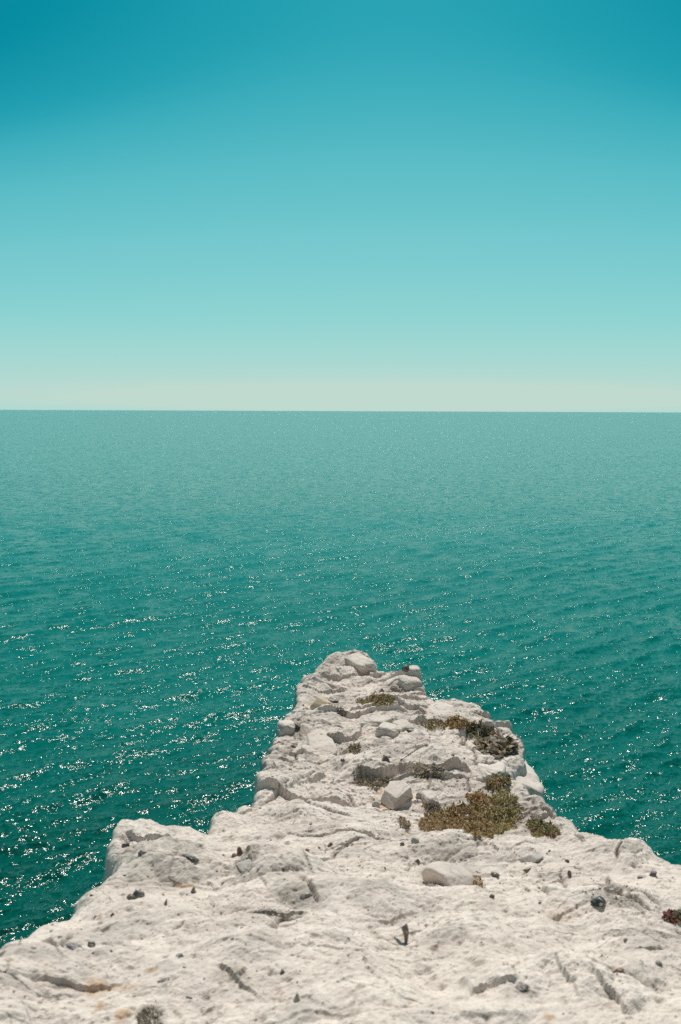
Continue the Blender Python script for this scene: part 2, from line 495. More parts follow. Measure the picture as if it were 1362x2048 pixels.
def poly_near(x, y, P, closed):
    """Distance, nearest point, signed side (left positive) and parameter 0..1 along a polyline."""
    best = np.full(x.shape, 1e9); qx = np.zeros_like(x); qy = np.zeros_like(x); sd = np.zeros_like(x); tt = np.zeros_like(x); qz = np.zeros_like(x)
    n = len(P)
    segs = n if closed else n - 1
    for k in range(segs):
        a = P[k]; b = P[(k + 1) % n]
        ex, ey = b[0] - a[0], b[1] - a[1]
        L2 = ex * ex + ey * ey + 1e-12
        t = np.clip(((x - a[0]) * ex + (y - a[1]) * ey) / L2, 0, 1)
        nx, ny = a[0] + t * ex, a[1] + t * ey
        d = np.hypot(x - nx, y - ny)
        m = d < best
        best = np.where(m, d, best); qx = np.where(m, nx, qx); qy = np.where(m, ny, qy)
        sd = np.where(m, np.sign(ex * (y - a[1]) - ey * (x - a[0])), sd)
        tt = np.where(m, (k + t) / segs, tt)
        if P.shape[1] > 2: qz = np.where(m, a[2] + t * (b[2] - a[2]), qz)
    return best, qx, qy, sd, tt, qz


def inside(x, y, P):
    c = np.zeros(x.shape, bool)
    n = len(P)
    for k in range(n):
        x0, y0 = P[k][:2]; x1, y1 = P[(k + 1) % n][:2]
        if y0 == y1: continue
        hit = ((y0 > y) != (y1 > y)) & (x < (x1 - x0) * (y - y0) / (y1 - y0) + x0)
        c ^= hit
    return c


# ledges: front edge seen left to right, height, fade to the back
# humps of weathered chalk: pixel, half sizes in pixels, height in metres
HUMPS = [(320, 1700, 95, 55, 0.05), (292, 1662, 42, 18, 0.05), (362, 1664, 40, 16, 0.04), (250, 1700, 34, 34, 0.04), (460, 1640, 60, 24, 0.04), (690, 1672, 62, 26, 0.05), (590, 1640, 70, 24, 0.04),
         (950, 1706, 110, 24, 0.05), (1190, 1722, 85, 26, 0.05), (1150, 1806, 55, 30, 0.04), (1078, 1798, 45, 26, 0.035), (560, 1742, 75, 34, 0.04), (760, 1975, 80, 60, 0.04), (1180, 1960, 100, 50, 0.04),
         (480, 1905, 80, 36, 0.03), (210, 1915, 90, 32, 0.035), (990, 1975, 70, 34, 0.04), (1290, 1860, 90, 40, 0.03), (700, 1790, 110, 40, 0.03), (330, 1850, 80, 26, 0.03), (930, 1860, 120, 40, 0.03), (60, 1960, 80, 40, 0.03),
         (840, 1510, 110, 30, 0.04), (640, 1455, 60, 24, 0.05), (690, 1340, 46, 24, 0.07), (630, 1375, 32, 22, 0.05), (800, 1365, 36, 20, 0.04), (590, 1500, 50, 24, 0.05), (560, 1560, 40, 18, 0.04), (920, 1425, 50, 12, 0.04), (1020, 1490, 34, 18, 0.04)]
LEDGES = [([(698, 1566), (735, 1557), (770, 1558), (800, 1546), (830, 1552), (870, 1553), (925, 1556), (948, 1548)], 0.125, 0.85),
          ([(612, 1488), (640, 1500), (680, 1504), (715, 1494), (724, 1478)], 0.105, 0.45),
          ([(735, 1480), (760, 1475), (800, 1472), (850, 1460), (897, 1456)], 0.065, 0.30),
          ([(600, 1418), (640, 1416), (664, 1408)], 0.05, 0.3),
          ([(955, 1553), (980, 1556), (1004, 1551)], 0.10, 0.5),
          ([(548, 1596), (590, 1587), (620, 1570), (655, 1560)], 0.05, 0.4),
          ([(690, 1424), (725, 1428), (770, 1420), (830, 1430), (880, 1440)], 0.05, 0.35),
          ([(775, 1390), (820, 1392), (852, 1396)], 0.05, 0.25),
          ([(640, 1350), (680, 1358), (722, 1352)], 0.05, 0.3),
          ([(600, 1385), (640, 1392), (700, 1386)], 0.05, 0.3),
          ([(720, 1340), (745, 1352), (775, 1350)], 0.05, 0.3),
          ([(560, 1520), (600, 1530), (640, 1522)], 0.04, 0.3),
          ([(250, 1712), (300, 1722), (350, 1716)], 0.035, 0.2),
          ([(940, 1990), (990, 1984), (1045, 1988)], 0.025, 0.25),
          ([(1105, 1962), (1130, 1985), (1160, 2016)], 0.018, 0.15),
          ([(428, 1946), (470, 1962), (498, 1946)], 0.022, 0.2),
          ([(725, 1935), (765, 1985), (800, 2012)], 0.012, 0.2),
          ([(1180, 1985), (1210, 2005), (1260, 2030)], 0.03, 0.15),
          ([(560, 1995), (590, 2010), (620, 1995)], 0.018, 0.12),
          ([(960, 1700), (1020, 1716), (1080, 1706)], 0.015, 0.2),
          ([(1170, 1790), (1205, 1806), (1260, 1800)], 0.025, 0.2),
          ([(500, 1828), (560, 1838), (625, 1824)], 0.018, 0.2)]
CRACKS = [[(520, 1604), (560, 1592), (600, 1572), (640, 1556)], [(608, 1505), (585, 1545), (560, 1572)], [(556, 1482), (590, 1492), (612, 1480)],
          [(912, 1466), (928, 1490), (948, 1518), (962, 1545)], [(930, 1562), (946, 1592)], [(862, 1562), (850, 1620)], [(482, 1690), (492, 1730), (500, 1765)],
          [(1040, 1752), (1078, 1790), (1108, 1782), (1132, 1745)], [(1078, 1790), (1100, 1810)], [(1210, 1758), (1255, 1792), (1332, 1826)], [(1150, 1690), (1185, 1712)],
          [(1252, 1708), (1236, 1735)], [(598, 1766), (640, 1802)], [(372, 1858), (328, 1892)], [(575, 1618), (640, 1640), (705, 1650)], [(640, 1588), (700, 1602), (752, 1624)],
          [(85, 1905), (110, 1930), (150, 1900)], [(655, 1470), (660, 1500)], [(802, 1490), (830, 1468)],
          [(545, 1880), (560, 1840), (600, 1835)], [(1010, 1930), (1040, 1975)], [(1260, 1905), (1330, 1900)], [(730, 1365), (770, 1345)], [(610, 1370), (650, 1360), (690, 1372)],
          [(700, 1330), (722, 1322), (740, 1330)], [(990, 1475), (1008, 1500)], [(760, 1408), (820, 1412), (880, 1425)], [(780, 1620), (830, 1612)], [(1090, 1640), (1060, 1610)]]
# stains with a shape of their own: grey lichen (0), rust (1), soil (2)
STAINS = [(1215, 1772, 40, 30, 0, .8), (1250, 1800, 35, 22, 0, .8), (370, 1690, 60, 22, 0, .55), (550, 1822, 60, 22, 0, .75), (600, 1790, 40, 20, 0, .6), (260, 1700, 30, 14, 0, .5), (495, 1720, 22, 30, 0, .75),
          (195, 1978, 26, 14, 1, .5), (245, 1975, 30, 6, 1, .5), (200, 2012, 10, 14, 1, .7), (650, 1474, 8, 4, 1, .9), (362, 1775, 22, 4, 1, .7), (305, 1940, 14, 4, 1, .5), (245, 2030, 14, 16, 1, .7), (1098, 2036, 10, 8, 1, .6),
          (740, 1566, 48, 14, 2, .75), (850, 1550, 45, 8, 2, .7), (700, 1500, 25, 6, 2, .6), (1050, 1625, 45, 40, 2, .35), (950, 1650, 90, 40, 2, .45), (990, 1500, 40, 18, 2, .6), (1090, 1662, 55, 18, 2, .5),
          (760, 1480, 30, 8, 2, .5), (790, 1372, 40, 8, 2, .5), (1345, 1838, 25, 12, 2, .5), (300, 2030, 22, 20, 2, .6), (955, 1765, 14, 8, 2, .4), (765, 1605, 12, 26, 1, .45), (600, 1465, 16, 10, 2, .5), (380, 1885, 20, 8, 0, .5),
          (590, 1440, 16, 12, 2, .4), (665, 1408, 30, 8, 2, .5), (915, 1438, 70, 10, 2, .4), (320, 1760, 70, 30, 0, .25), (1290, 1950, 60, 20, 0, .3), (900, 1855, 40, 20, 0, .3), (450, 1955, 40, 16, 0, .4), (680, 1870, 30, 10, 0, .35),
          (1040, 1985, 40, 14, 0, .4), (1120, 1830, 30, 14, 1, .15), (240, 1850, 50, 12, 0, .25)]


def build_cliff():
    xs = np.concatenate([np.linspace(-8, -3.0, 26)[:-1], np.linspace(-3.0, -1.75, 60)[:-1], np.linspace(-1.75, 2.15, 620), np.linspace(2.15, 3.4, 55)[1:], np.linspace(3.4, 8.4, 26)[1:]])
    yf = [1.9]
    while yf[-1] < 12.5:
        yf.append(yf[-1] + 0.0045 + 0.0011 * yf[-1])
    ys = np.concatenate([np.linspace(-9.6, 0, 40)[:-1], np.linspace(0, 1.9, 40)[:-1], np.array(yf)])
    x, y = np.meshgrid(xs, ys)                   # rows: y
    # wander of the outline so the edge is broken rock, not a drawn curve
    wx = x + 0.035 * fbm(x * 4, y * 4, 3, 61); wy = y + 0.035 * fbm(x * 4, y * 4, 3, 67)
    d, qx, qy, _, _, qz = poly_near(wx, wy, OUT, True)
    ins = inside(wx, wy, OUT)
    D = np.where(ins, d, -d)
    top = tps(x, y)
    topq = qz
    far = sstep(4.9, 6.0, y)                     # the ridge beyond the near slope is blockier
    h = np.zeros_like(x)
    tone = np.full_like(x, 0.5)                  # each broken piece has its own shade
    soil = np.zeros_like(x)                      # earth lodged in the joints
    wxx = x + 0.06 * fbm(x * 1.6, y * 1.6, 2, 3, 0.4) + 0.006 * fbm(x * 22, y * 22, 2, 4); wyy = y + 0.06 * fbm(x * 1.6, y * 1.6, 2, 9, 0.4) + 0.006 * fbm(x * 22, y * 22, 2, 8)
    ca, sa = math.cos(0.5), math.sin(0.5)
    # broken chalk: domed slabs with cracks between them, then scoops with sharp rims, finer and finer
    for size, seed, tilt, off, k_, crack, amt, dome in ((0.80, 21, 0.09, 0.045, -0.030, 0.018, 1.0, True), (0.36, 33, 0.14, 0.016, -0.018, 0.012, 1.0, True),
                                                        (0.16, 45, 0.16, 0.005, -0.010, 0.006, 0.85, True), (0.085, 51, 0.16, 0.003, 0.006, 0.0, 0.85, False), (0.04, 57, 0.20, 0.0014, 0.0030, 0.0, 1.0, False)):
        u = (wxx * ca + wyy * sa) / size; v = (-wxx * sa + wyy * ca) / (size * 0.66)
        iu = np.floor(u); iv = np.floor(v)
        best = np.full(x.shape, -9.0 if dome else 9.0); second = best.copy(); bt = np.zeros_like(x)
        for dx in (-1, 0, 1):
            for dy in (-1, 0, 1):
                cu = iu + dx; cv_ = iv + dy
                eu = u - (cu + 0.05 + 0.9 * rnd(cu, cv_, seed)); ev = v - (cv_ + 0.05 + 0.9 * rnd(cu, cv_, seed + 5))
                pl = (rnd(cu, cv_, seed + 1) - 0.5) * 2 * tilt * eu * size + (rnd(cu, cv_, seed + 2) - 0.55) * 2 * tilt * ev * size + (rnd(cu, cv_, seed + 3) - 0.5) * 2 * off + k_ * 2.2 * (eu * eu + ev * ev)
                bt = np.where(pl > best if dome else pl < best, rnd(cu, cv_, seed + 8), bt)
                if dome:
                    second = np.maximum(second, np.minimum(pl, best)); best = np.maximum(best, pl)
                else:
                    second = np.minimum(second, np.maximum(pl, best)); best = np.minimum(best, pl)
        gate = sstep(-0.1, 0.35, fbm(x / (size * 3) + 7, y / (size * 3), 2, seed + 4))
        h += (best - crack * gate * np.exp(-(np.abs(best - second) / 0.005) ** 2)) * amt * (0.62 + 0.38 * far)
        tone += (bt - 0.5) * (0.30 if size > 0.3 else 0.38 if size > 0.06 else 0.25)
        if dome: soil = np.maximum(soil, 0.75 * gate * np.exp(-(np.abs(best - second) / (0.0011 * size / 0.5)) ** 2) * sstep(-0.1, 0.3, fbm(x * 2.3, y * 2.3, 2, seed + 6)))
    # bedding: tilted beds whose broken front edges face the land
    wv = y + 0.30 * fbm(x * 0.9 + 3, y * 0.7, 3, 141, 0.55) - 0.12 * x
    for per, hb, sd_ in ((0.62, 0.058, 143), (0.27, 0.014, 149)):
        q = wv / per; kq = np.floor(q); t = q - kq
        live = sstep(0.0, 0.32, gnoise(x * 1.1 / per * 0.6 + kq * 7.3, kq * 3.1 + 0.5, sd_) + 0.06)
        st_ = sstep(0.0, 0.28 * hb / per, t) * (1 - t) ** 1.5
        h += hb * live * st_ * (0.14 + 0.86 * far)
    h += 0.055 * fbm(x * 1.3, y * 1.3, 3, 71) + 0.03 * fbm(x * 2.6, y * 2.6, 2, 73) * (1 - far) + 0.003 * fbm(x * 9, y * 9, 4, 77, 0.5)
    n_ = fbm(x * 5, y * 7, 4, 83)
    h -= 0.006 * np.exp(-(n_ / 0.04) ** 2) * sstep(-0.1, 0.4, fbm(x * 1.7, y * 1.7, 2, 87))
    f1, f2, (ci, cj, _, _), _ = worley(x / 0.055 + fbm(x * 20, y * 20, 2, 5) * 0.4, y / 0.055, 55)
    pit = (rnd(ci, cj, 56) > 0.70) * (0.4 + rnd(ci, cj, 57))
    h -= 0.011 * pit * np.exp(-(f1 / 0.22) ** 2)
    h += 0.004 * fbm(x * 40, y * 40, 3, 99, 0.6)
    win = (y > 1.9) & (np.abs(x) < 3.2)
    X, Y = x[win], y[win]
    hw = np.zeros_like(X)
    wX = X + 0.02 * fbm(X * 7, Y * 7, 2, 13); wY = Y + 0.045 * fbm(X * 3.2, Y * 3.2, 2, 14) + 0.012 * fbm(X * 14, Y * 14, 2, 18)
    for px, py, rx, ry, hh in HUMPS:
        p = base_pt(px, py); dist = float(np.linalg.norm(p)); sn = max(0.3, -p[2] / dist)
        ax, ay = rx * dist / FPX, ry * dist / FPX / sn
        e = np.hypot((wX - p[0]) / ax, (wY - p[1]) / ay) * (1 + 0.22 * fbm(X * 4 + px, Y * 4, 2, 23))
        hw += hh * np.exp(-np.clip(e, 0, 4) ** 3.4)
    for pts, hh, back in LEDGES:
        P = np.array([base_pt(*p) for p in pts])
        m = (X > P[:, 0].min() - 0.4) & (X < P[:, 0].max() + 0.4) & (Y > P[:, 1].min() - 0.4) & (Y < P[:, 1].max() + 2.0)
        dd, _, _, sd, t, _ = poly_near(wX[m], wY[m], P, False)
        s = dd * sd
        fade = sstep(0.0, 0.12, t) * sstep(1.0, 0.88, t) * (0.8 + 0.5 * gnoise(X[m] * 5, Y[m] * 5, 15))
        up = np.where(s > 0, np.exp(-s / back), 1) * sstep(-0.14 * hh, 0.08 * hh, s)
        und = np.where(s <= 0, np.exp(s / 0.05), 0) * 0.25
        hw[m] += 0.85 * hh * fade * (up - 0.6 * und)
    gr = np.random.default_rng(77)
    lines = [np.array([base_pt(*p) for p in pts]) for pts in CRACKS]
    for _ in range(20):                          # more joints, wandering over the near slope and the ridge
        q = np.array([gr.uniform(-1.3, 1.9), gr.uniform(2.4, 5.4)]) if gr.random() < 0.45 else np.array([gr.uniform(-0.6, 1.3), gr.uniform(5.6, 10.5)])
        a_ = gr.choice([0.35, -0.5, 1.9]) + gr.normal(0, 0.3); pl_ = [q]
        for _ in range(gr.integers(4, 9)):
            a_ += gr.normal(0, 0.45); q = q + gr.uniform(0.05, 0.15) * np.array([math.cos(a_), math.sin(a_)]) * (1 + 0.07 * q[1]); pl_.append(q)
        lines.append(np.array([(c[0], c[1], 0) for c in pl_]))
    for P in lines:
        m = (X > P[:, 0].min() - 0.15) & (X < P[:, 0].max() + 0.15) & (Y > P[:, 1].min() - 0.15) & (Y < P[:, 1].max() + 0.15)
        dd, _, _, sd, t, _ = poly_near(wX[m], wY[m], P, False)
        w = (0.0020 + 0.0013 * P[:, 1].mean()) * (1 + 0.5 * gnoise(X[m] * 9, Y[m] * 9, 16))
        sw = np.zeros_like(hw); sw[m] = (0.8 if P[:, 1].mean() > 4.4 else 0.5) * np.exp(-(dd / (w * 0.7)) ** 2) * sstep(0, 0.15, t) * sstep(1, 0.85, t) * sstep(-0.5, 0.2, gnoise(X[m] * 11, Y[m] * 11, 19))
        soil[win] = np.maximum(soil[win], sw)
        hw[m] -= 0.024 * np.exp(-(dd / w) ** 2) * sstep(0, 0.15, t) * sstep(1, 0.85, t)
        hw[m] += 0.012 * np.exp(-dd / 0.06) * (sd > 0) * sstep(0, 0.15, t) * sstep(1, 0.85, t)
    h[win] += hw
    # rounding at the brink, then the face down to the sea
    r = np.clip(0.075 + 0.05 * fbm(x * 1.6, y * 1.6, 2, 101), 0.03, 0.2)
    rd = np.clip((r - D) / r, 0, 1)
    z_in = top + h - r * 0.9 * (1 - np.sqrt(np.clip(1 - rd ** 2, 0, 1)))
    s = np.clip(-D, 0, None)
    drop = 0.7 * s / 0.12 + np.clip(s - 0.10, 0, None) ** 2 * 300
    Zb = EYE.z + 4
    drop = np.minimum(drop, Zb)
    nx = (wx - qx) / np.maximum(d, 1e-6); ny = (wy - qy) / np.maximum(d, 1e-6)
    wob = 0.10 * fbm(qx * 2 + drop * 0.9, qy * 2 - drop * 1.4, 4, 111) + 0.03 * fbm(qx * 9 + drop * 5, qy * 9 - drop * 6, 3, 113)
    off = 0.09 * drop ** 0.9 * (drop > 0) + wob * sstep(0, 0.4, drop) - 0.05 * sstep(0.0, 0.5, drop) * sstep(1.6, 0.6, drop)
    xo = np.where(ins, x, qx + nx * off + (x - wx)); yo = np.where(ins, y, qy + ny * off + (y - wy))
    hq = np.where(ins, 0, h)
    zo = np.where(ins, z_in, topq - r * 0.9 + hq * sstep(0.5, 0.0, drop) - drop)
    V = np.stack([xo, yo, zo + EYE.z], -1)
    ny_, nx_ = x.shape
    i = np.arange(ny_ - 1)[:, None]; j = np.arange(nx_ - 1)[None, :]
    a = (i * nx_ + j)
    F = np.stack([a, a + 1, a + nx_ + 1, a + nx_], -1).reshape(-1, 4)
    dead = (drop >= Zb).ravel()
    keep = ~(dead[F].all(1))
    F = F[keep]
    # stain mask per vertex
    st = np.zeros(x.shape + (4,), np.float32); st[..., 3] = np.clip(tone, 0, 1)
    st[..., 2] = soil
    zf = z_in
    sampler = Sampler(xs, ys, np.where(ins, z_in, -9.0))
    warp = 0.55 * fbm(x * 9, y * 9, 3, 121)
    for px, py, rx, ry, ch, amt in STAINS:
        p = sampler.hit(px, py)
        if p is None: continue
        dist = np.linalg.norm(p); sn = max(0.25, -p[2] / dist)
        ax, ay = rx * dist / FPX, ry * dist / FPX / sn
        e = np.sqrt(((x - p[0]) / ax) ** 2 + ((y - p[1]) / ay) ** 2) + warp
        st[..., ch] = np.maximum(st[..., ch], amt * sstep(1.15, 0.55, e))
    used = np.unique(F)
    remap = np.full(V.shape[0] * V.shape[1], -1, np.int64); remap[used] = np.arange(len(used))
    me = mesh_np('chalk_cliff', V.reshape(-1, 3)[used], remap[F], False)
    ca_ = me.color_attributes.new('stain', 'FLOAT_COLOR', 'POINT')
    ca_.data.foreach_set('color', st.reshape(-1, 4)[used].ravel())
    o = link('chalk_cliff', me, M_CHALK)
    tag(o, 'white chalk headland narrowing to a broken tip above the sea', 'cliff', kind='structure')
    return o, sampler


class Sampler:
    """Height of the finished chalk surface, relative to the eye."""

    def __init__(self, xs, ys, z):
        self.xs, self.ys, self.z = xs, ys, z

    def __call__(self, x, y):
        i = min(max(int(np.searchsorted(self.xs, x)) - 1, 0), len(self.xs) - 2)
        j = min(max(int(np.searchsorted(self.ys, y)) - 1, 0), len(self.ys) - 2)
        u = min(max((x - self.xs[i]) / (self.xs[i + 1] - self.xs[i]), 0), 1)
        v = min(max((y - self.ys[j]) / (self.ys[j + 1] - self.ys[j]), 0), 1)
        z = self.z
        return (z[j, i] * (1 - u) + z[j, i + 1] * u) * (1 - v) + (z[j + 1, i] * (1 - u) + z[j + 1, i + 1] * u) * v

    def hit(self, px, py):
        return march(px, py, self)

    def many(self, X, Y):
        i = np.clip(np.searchsorted(self.xs, X) - 1, 0, len(self.xs) - 2)
        j = np.clip(np.searchsorted(self.ys, Y) - 1, 0, len(self.ys) - 2)
        u = np.clip((X - self.xs[i]) / (self.xs[i + 1] - self.xs[i]), 0, 1)
        v = np.clip((Y - self.ys[j]) / (self.ys[j + 1] - self.ys[j]), 0, 1)
        z = self.z
        return (z[j, i] * (1 - u) + z[j, i + 1] * u) * (1 - v) + (z[j + 1, i] * (1 - u) + z[j + 1, i + 1] * u) * v


CLIFF, SURF = build_cliff()


# ------------------------------------------------------------------ rocks
def ico(sub):
    bm = bmesh.new()
    bmesh.ops.create_icosphere(bm, subdivisions=sub, radius=1.0)
    V = np.array([v.co[:] for v in bm.verts]); F = np.array([[v.index for v in f.verts] for f in bm.faces])
    bm.free()
    return V, F


ICO = {k: ico(k) for k in (1, 2, 3, 4, 5)}


def noise3(V, f, seed):
    return (gnoise(V[:, 0] * f + V[:, 2] * 1.7 * f, V[:, 1] * f, seed) + gnoise(V[:, 1] * f - V[:, 2] * 1.3 * f, V[:, 2] * f + V[:, 0] * 0.6 * f, seed + 3)) * 0.5


def rock_mesh(name, w, d, h, seed, cuts=9, sub=4, rough=0.08, planes=None, soft=0.0, smooth=True, square=0.0):
    """A broken stone: a ball cut by planes, then weathered. w, d, h are full sizes in metres."""
    V, F = ICO[sub]
    g = np.random.default_rng(seed)
    r = np.full(len(V), 1.0)
    if square: r = 0.72 * (np.abs(V) ** square).sum(1) ** (-1 / square)
    ns = [n / np.linalg.norm(n) for n in g.normal(size=(cuts, 3))]
    ds = list(g.uniform(0.5, 0.8, cuts) if not square else g.uniform(0.72, 0.95, cuts))
    for n, dist in (planes or []):
        n = np.array(n, float); ns.append(n / np.linalg.norm(n)); ds.append(dist)
    for n, dist in zip(ns, ds):
        c = V @ n
        lim = np.where(c > 0.05, dist / np.maximum(c, 0.05), 9)
        r = np.minimum(r, lim) if soft == 0 else -soft * np.log(np.exp(-np.minimum(r, 3) / soft) + np.exp(-np.minimum(lim, 3) / soft))
    P = V * r[:, None]
    P = P * (1 + rough * noise3(V, 2.2, seed) + rough * 0.5 * noise3(V, 5.5, seed + 9) + rough * 0.3 * noise3(V, 13, seed + 19) - rough * 0.5 * np.exp(-(noise3(V, 3.1, seed + 29) / 0.05) ** 2))[:, None]
    ext = P.max(0) - P.min(0)
    P = (P - (P.max(0) + P.min(0)) / 2) / ext * np.array([w, d, h])
    return mesh_np(name, P, F, smooth)


def place(name, mesh, px, py, sink, mat, parent=None, rz=0.0, tilt=(0, 0), h=0.05):
    """Set a stone on the chalk at the spot seen at a pixel; sink is the share of its height that is buried."""
    p = SURF.hit(px, py)
    if p is None: p = at(px, py, 7.0)
    o = link(name, mesh, mat, parent)
    o.location = (p[0], p[1], p[2] + EYE.z + h * (0.5 - sink))
    o.rotation_euler = (tilt[0], tilt[1], rz)
    return o


def px_m(px, py):
    p = SURF.hit(px, py)
    if p is None: p = at(px, py, 7.0)
    return float(np.linalg.norm(p)) / FPX


# blocks of the bedrock that stand out of it: parts of the cliff
BLOCKS = [  # px, py (foot), width px, height px, depth factor, seed, rz, sink, material
    (982, 1551, 56, 34, 1.6, 5, -0.2, 0.45, 's'),
    (497, 1738, 38, 26, 1.2, 9, 0.5, 0.6, 'g'),
    (778, 1464, 46, 26, 1.3, 14, -0.4, 0.45, 's'), (752, 1446, 44, 18, 1.4, 15, 0.9, 0.45, 's'), (806, 1456, 34, 18, 1.3, 16, 0.4, 0.45, 's'),
    (824, 1362, 36, 42, 1.1, 18, 0.1, 0.35, 's'), (718, 1326, 44, 28, 2.0, 20, 0.5, 0.6, 's'),
    (572, 1456, 36, 26, 1.4, 26, 0.1, 0.55, 's'),
    (820, 1372, 40, 34, 1.3, 27, 0.3, 0.5, 's'), (860, 1600, 30, 24, 1.4, 41, 0.3, 0.5, 's'),
    (640, 1492, 60, 26, 1.6, 43, 0.2, 0.6, 's'), (880, 1424, 60, 22, 1.6, 44, -0.2, 0.6, 's'),
]
for px, py, w, hh, df, seed, rz, sink, mk in BLOCKS:
    k = px_m(px, py)
    W, Hh = w * k, hh * k * 1.1
    me = rock_mesh('chalk_block', W, W * df, Hh, seed, cuts=9, sub=5, rough=0.09, soft=0.006, square=5.0)
    place('chalk_block', me, px, py, sink, M_GREYST if mk == 'g' else M_STONE, CLIFF, rz, (RNG.uniform(-.15, .15), RNG.uniform(-.15, .15)), Hh)

# the bulge that overhangs the sea on the right
me = rock_mesh('chalk_block', 0.44, 0.85, 0.68, 3, cuts=8, sub=5, rough=0.07, soft=0.01, square=4.5, planes=[((0.1, -0.9, -0.25), 0.66), ((0.15, -0.1, 0.98), 0.68)])
o = link('chalk_block', me, M_STONE, CLIFF)
o.location = (1.30, 7.52, EYE.z - 3.03); o.rotation_euler = (0.04, 0.06, 0.12)

ANGULAR = [((-0.25, -0.42, 0.87), 0.42), ((0.55, -0.83, -0.05), 0.42), ((-0.75, -0.6, 0.25), 0.55), ((0.9, 0.4, 0.2), 0.6), ((-0.8, 0.5, 0.2), 0.6), ((0.1, 0.95, 0.3), 0.6)]
BOULDER = [((0.35, 0.1, 0.93), 0.62), ((-0.55, -0.80, -0.15), 0.52), ((0.75, -0.3, 0.55), 0.66)]
STONES = [  # foot pixel, width, height, depth factor, seed, turn, sink, material, label, random cuts, softness, planes
    (893, 1772, 98, 58, 0.85, 51, -0.35, 0.38, M_STONE, 'smooth rounded white chalk boulder with a shaded underside on the near slope', 2, 0.05, BOULDER),
    (794, 1598, 66, 40, 1.2, 53, 0.1, 0.32, M_STONE, 'angular pale chalk block lying in front of the long ledge', 1, 0.0, ANGULAR),
    (640, 1412, 44, 24, 1.0, 55, 0.2, 0.30, M_TAN, 'tan stained chalk stone near the left edge of the far ridge', 8, 0.01, None),
    (932, 1640, 13, 12, 1.0, 57, 0.2, 0.15, M_STONE, 'small white chalk pebble lying in the largest olive plant', 7, 0.0, None),
    (752, 1612, 16, 12, 1.0, 58, 0.2, 0.25, M_GREYST, 'small grey stone just left of the angular chalk block', 7, 0.0, None),
    (845, 1592, 26, 18, 1.0, 59, 0.2, 0.3, M_GREYST, 'grey speckled stone right of the angular chalk block', 7, 0.0, None),
    (830, 1684, 16, 11, 1.0, 60, 0.2, 0.25, M_GREYST, 'small grey stone on the crest left of the dry plants', 7, 0.0, None),
    (1062, 1722, 46, 18, 0.7, 61, -0.3, 0.35, M_GREYST, 'flat grey stone below the small plant at the right brink', 8, 0.0, None),
]
for px, py, w, hh, df, seed, rz, sink, mt, lab, cuts, soft, pl in STONES:
    k = px_m(px, py)
    W, Hh = w * k, hh * k * 1.1
    me = rock_mesh('chalk_stone', W, W * df, Hh, seed, cuts=cuts, sub=5 if w > 50 else 4, rough=0.05, soft=soft, planes=pl)
    tl = 0.0 if pl else 0.2
    tag(place('chalk_stone', me, px, py, sink, mt, None, rz, (RNG.uniform(-tl, tl), RNG.uniform(-tl, tl)), Hh), lab, 'stone', 'loose chalk stones')


def flint_mesh(w, d, h, seed, kind):
    if kind == 'hook':
        # two prongs bent over a point
        pts = [(-0.55, 0.0, -0.05), (-0.22, 0, 0.22), (0.14, 0.03, 0.46), (0.30, 0.02, 0.08), (0.30, -0.03, -0.5)]
        rad = [0.04, 0.13, 0.22, 0.20, 0.08]
        V, F = [], []
        n = 8; g = np.random.default_rng(seed)
        for (x, y, z), r_ in zip(pts, rad):
            for q in range(n):
                a = 2 * math.pi * q / n
                rr_ = r_ * g.uniform(0.8, 1.2)
                V.append((x + rr_ * math.cos(a) * 0.8, y + rr_ * math.sin(a), z + rr_ * math.cos(a) * 0.55))
        for s_ in range(len(pts) - 1):
            for q in range(n):
                F.append((s_ * n + q, s_ * n + (q + 1) % n, (s_ + 1) * n + (q + 1) % n, (s_ + 1) * n + q))
        V = np.array(V); V = (V - (V.max(0) + V.min(0)) / 2) / (V.max(0) - V.min(0)) * np.array([w, d, h])
        return mesh_np('flint', V, np.array(F), False)
    pl = None
    if kind == 'point': pl = [((-0.9, -0.3, 0.55), 0.28), ((0.9, 0.3, 0.35), 0.45), ((0, -1, 0.3), 0.35)]
    return rock_mesh('flint', w, d, h, seed, cuts=10 if kind != 'knob' else 6, sub=3, rough=0.12 if kind != 'knob' else 0.65, planes=pl, smooth=kind == 'knob')


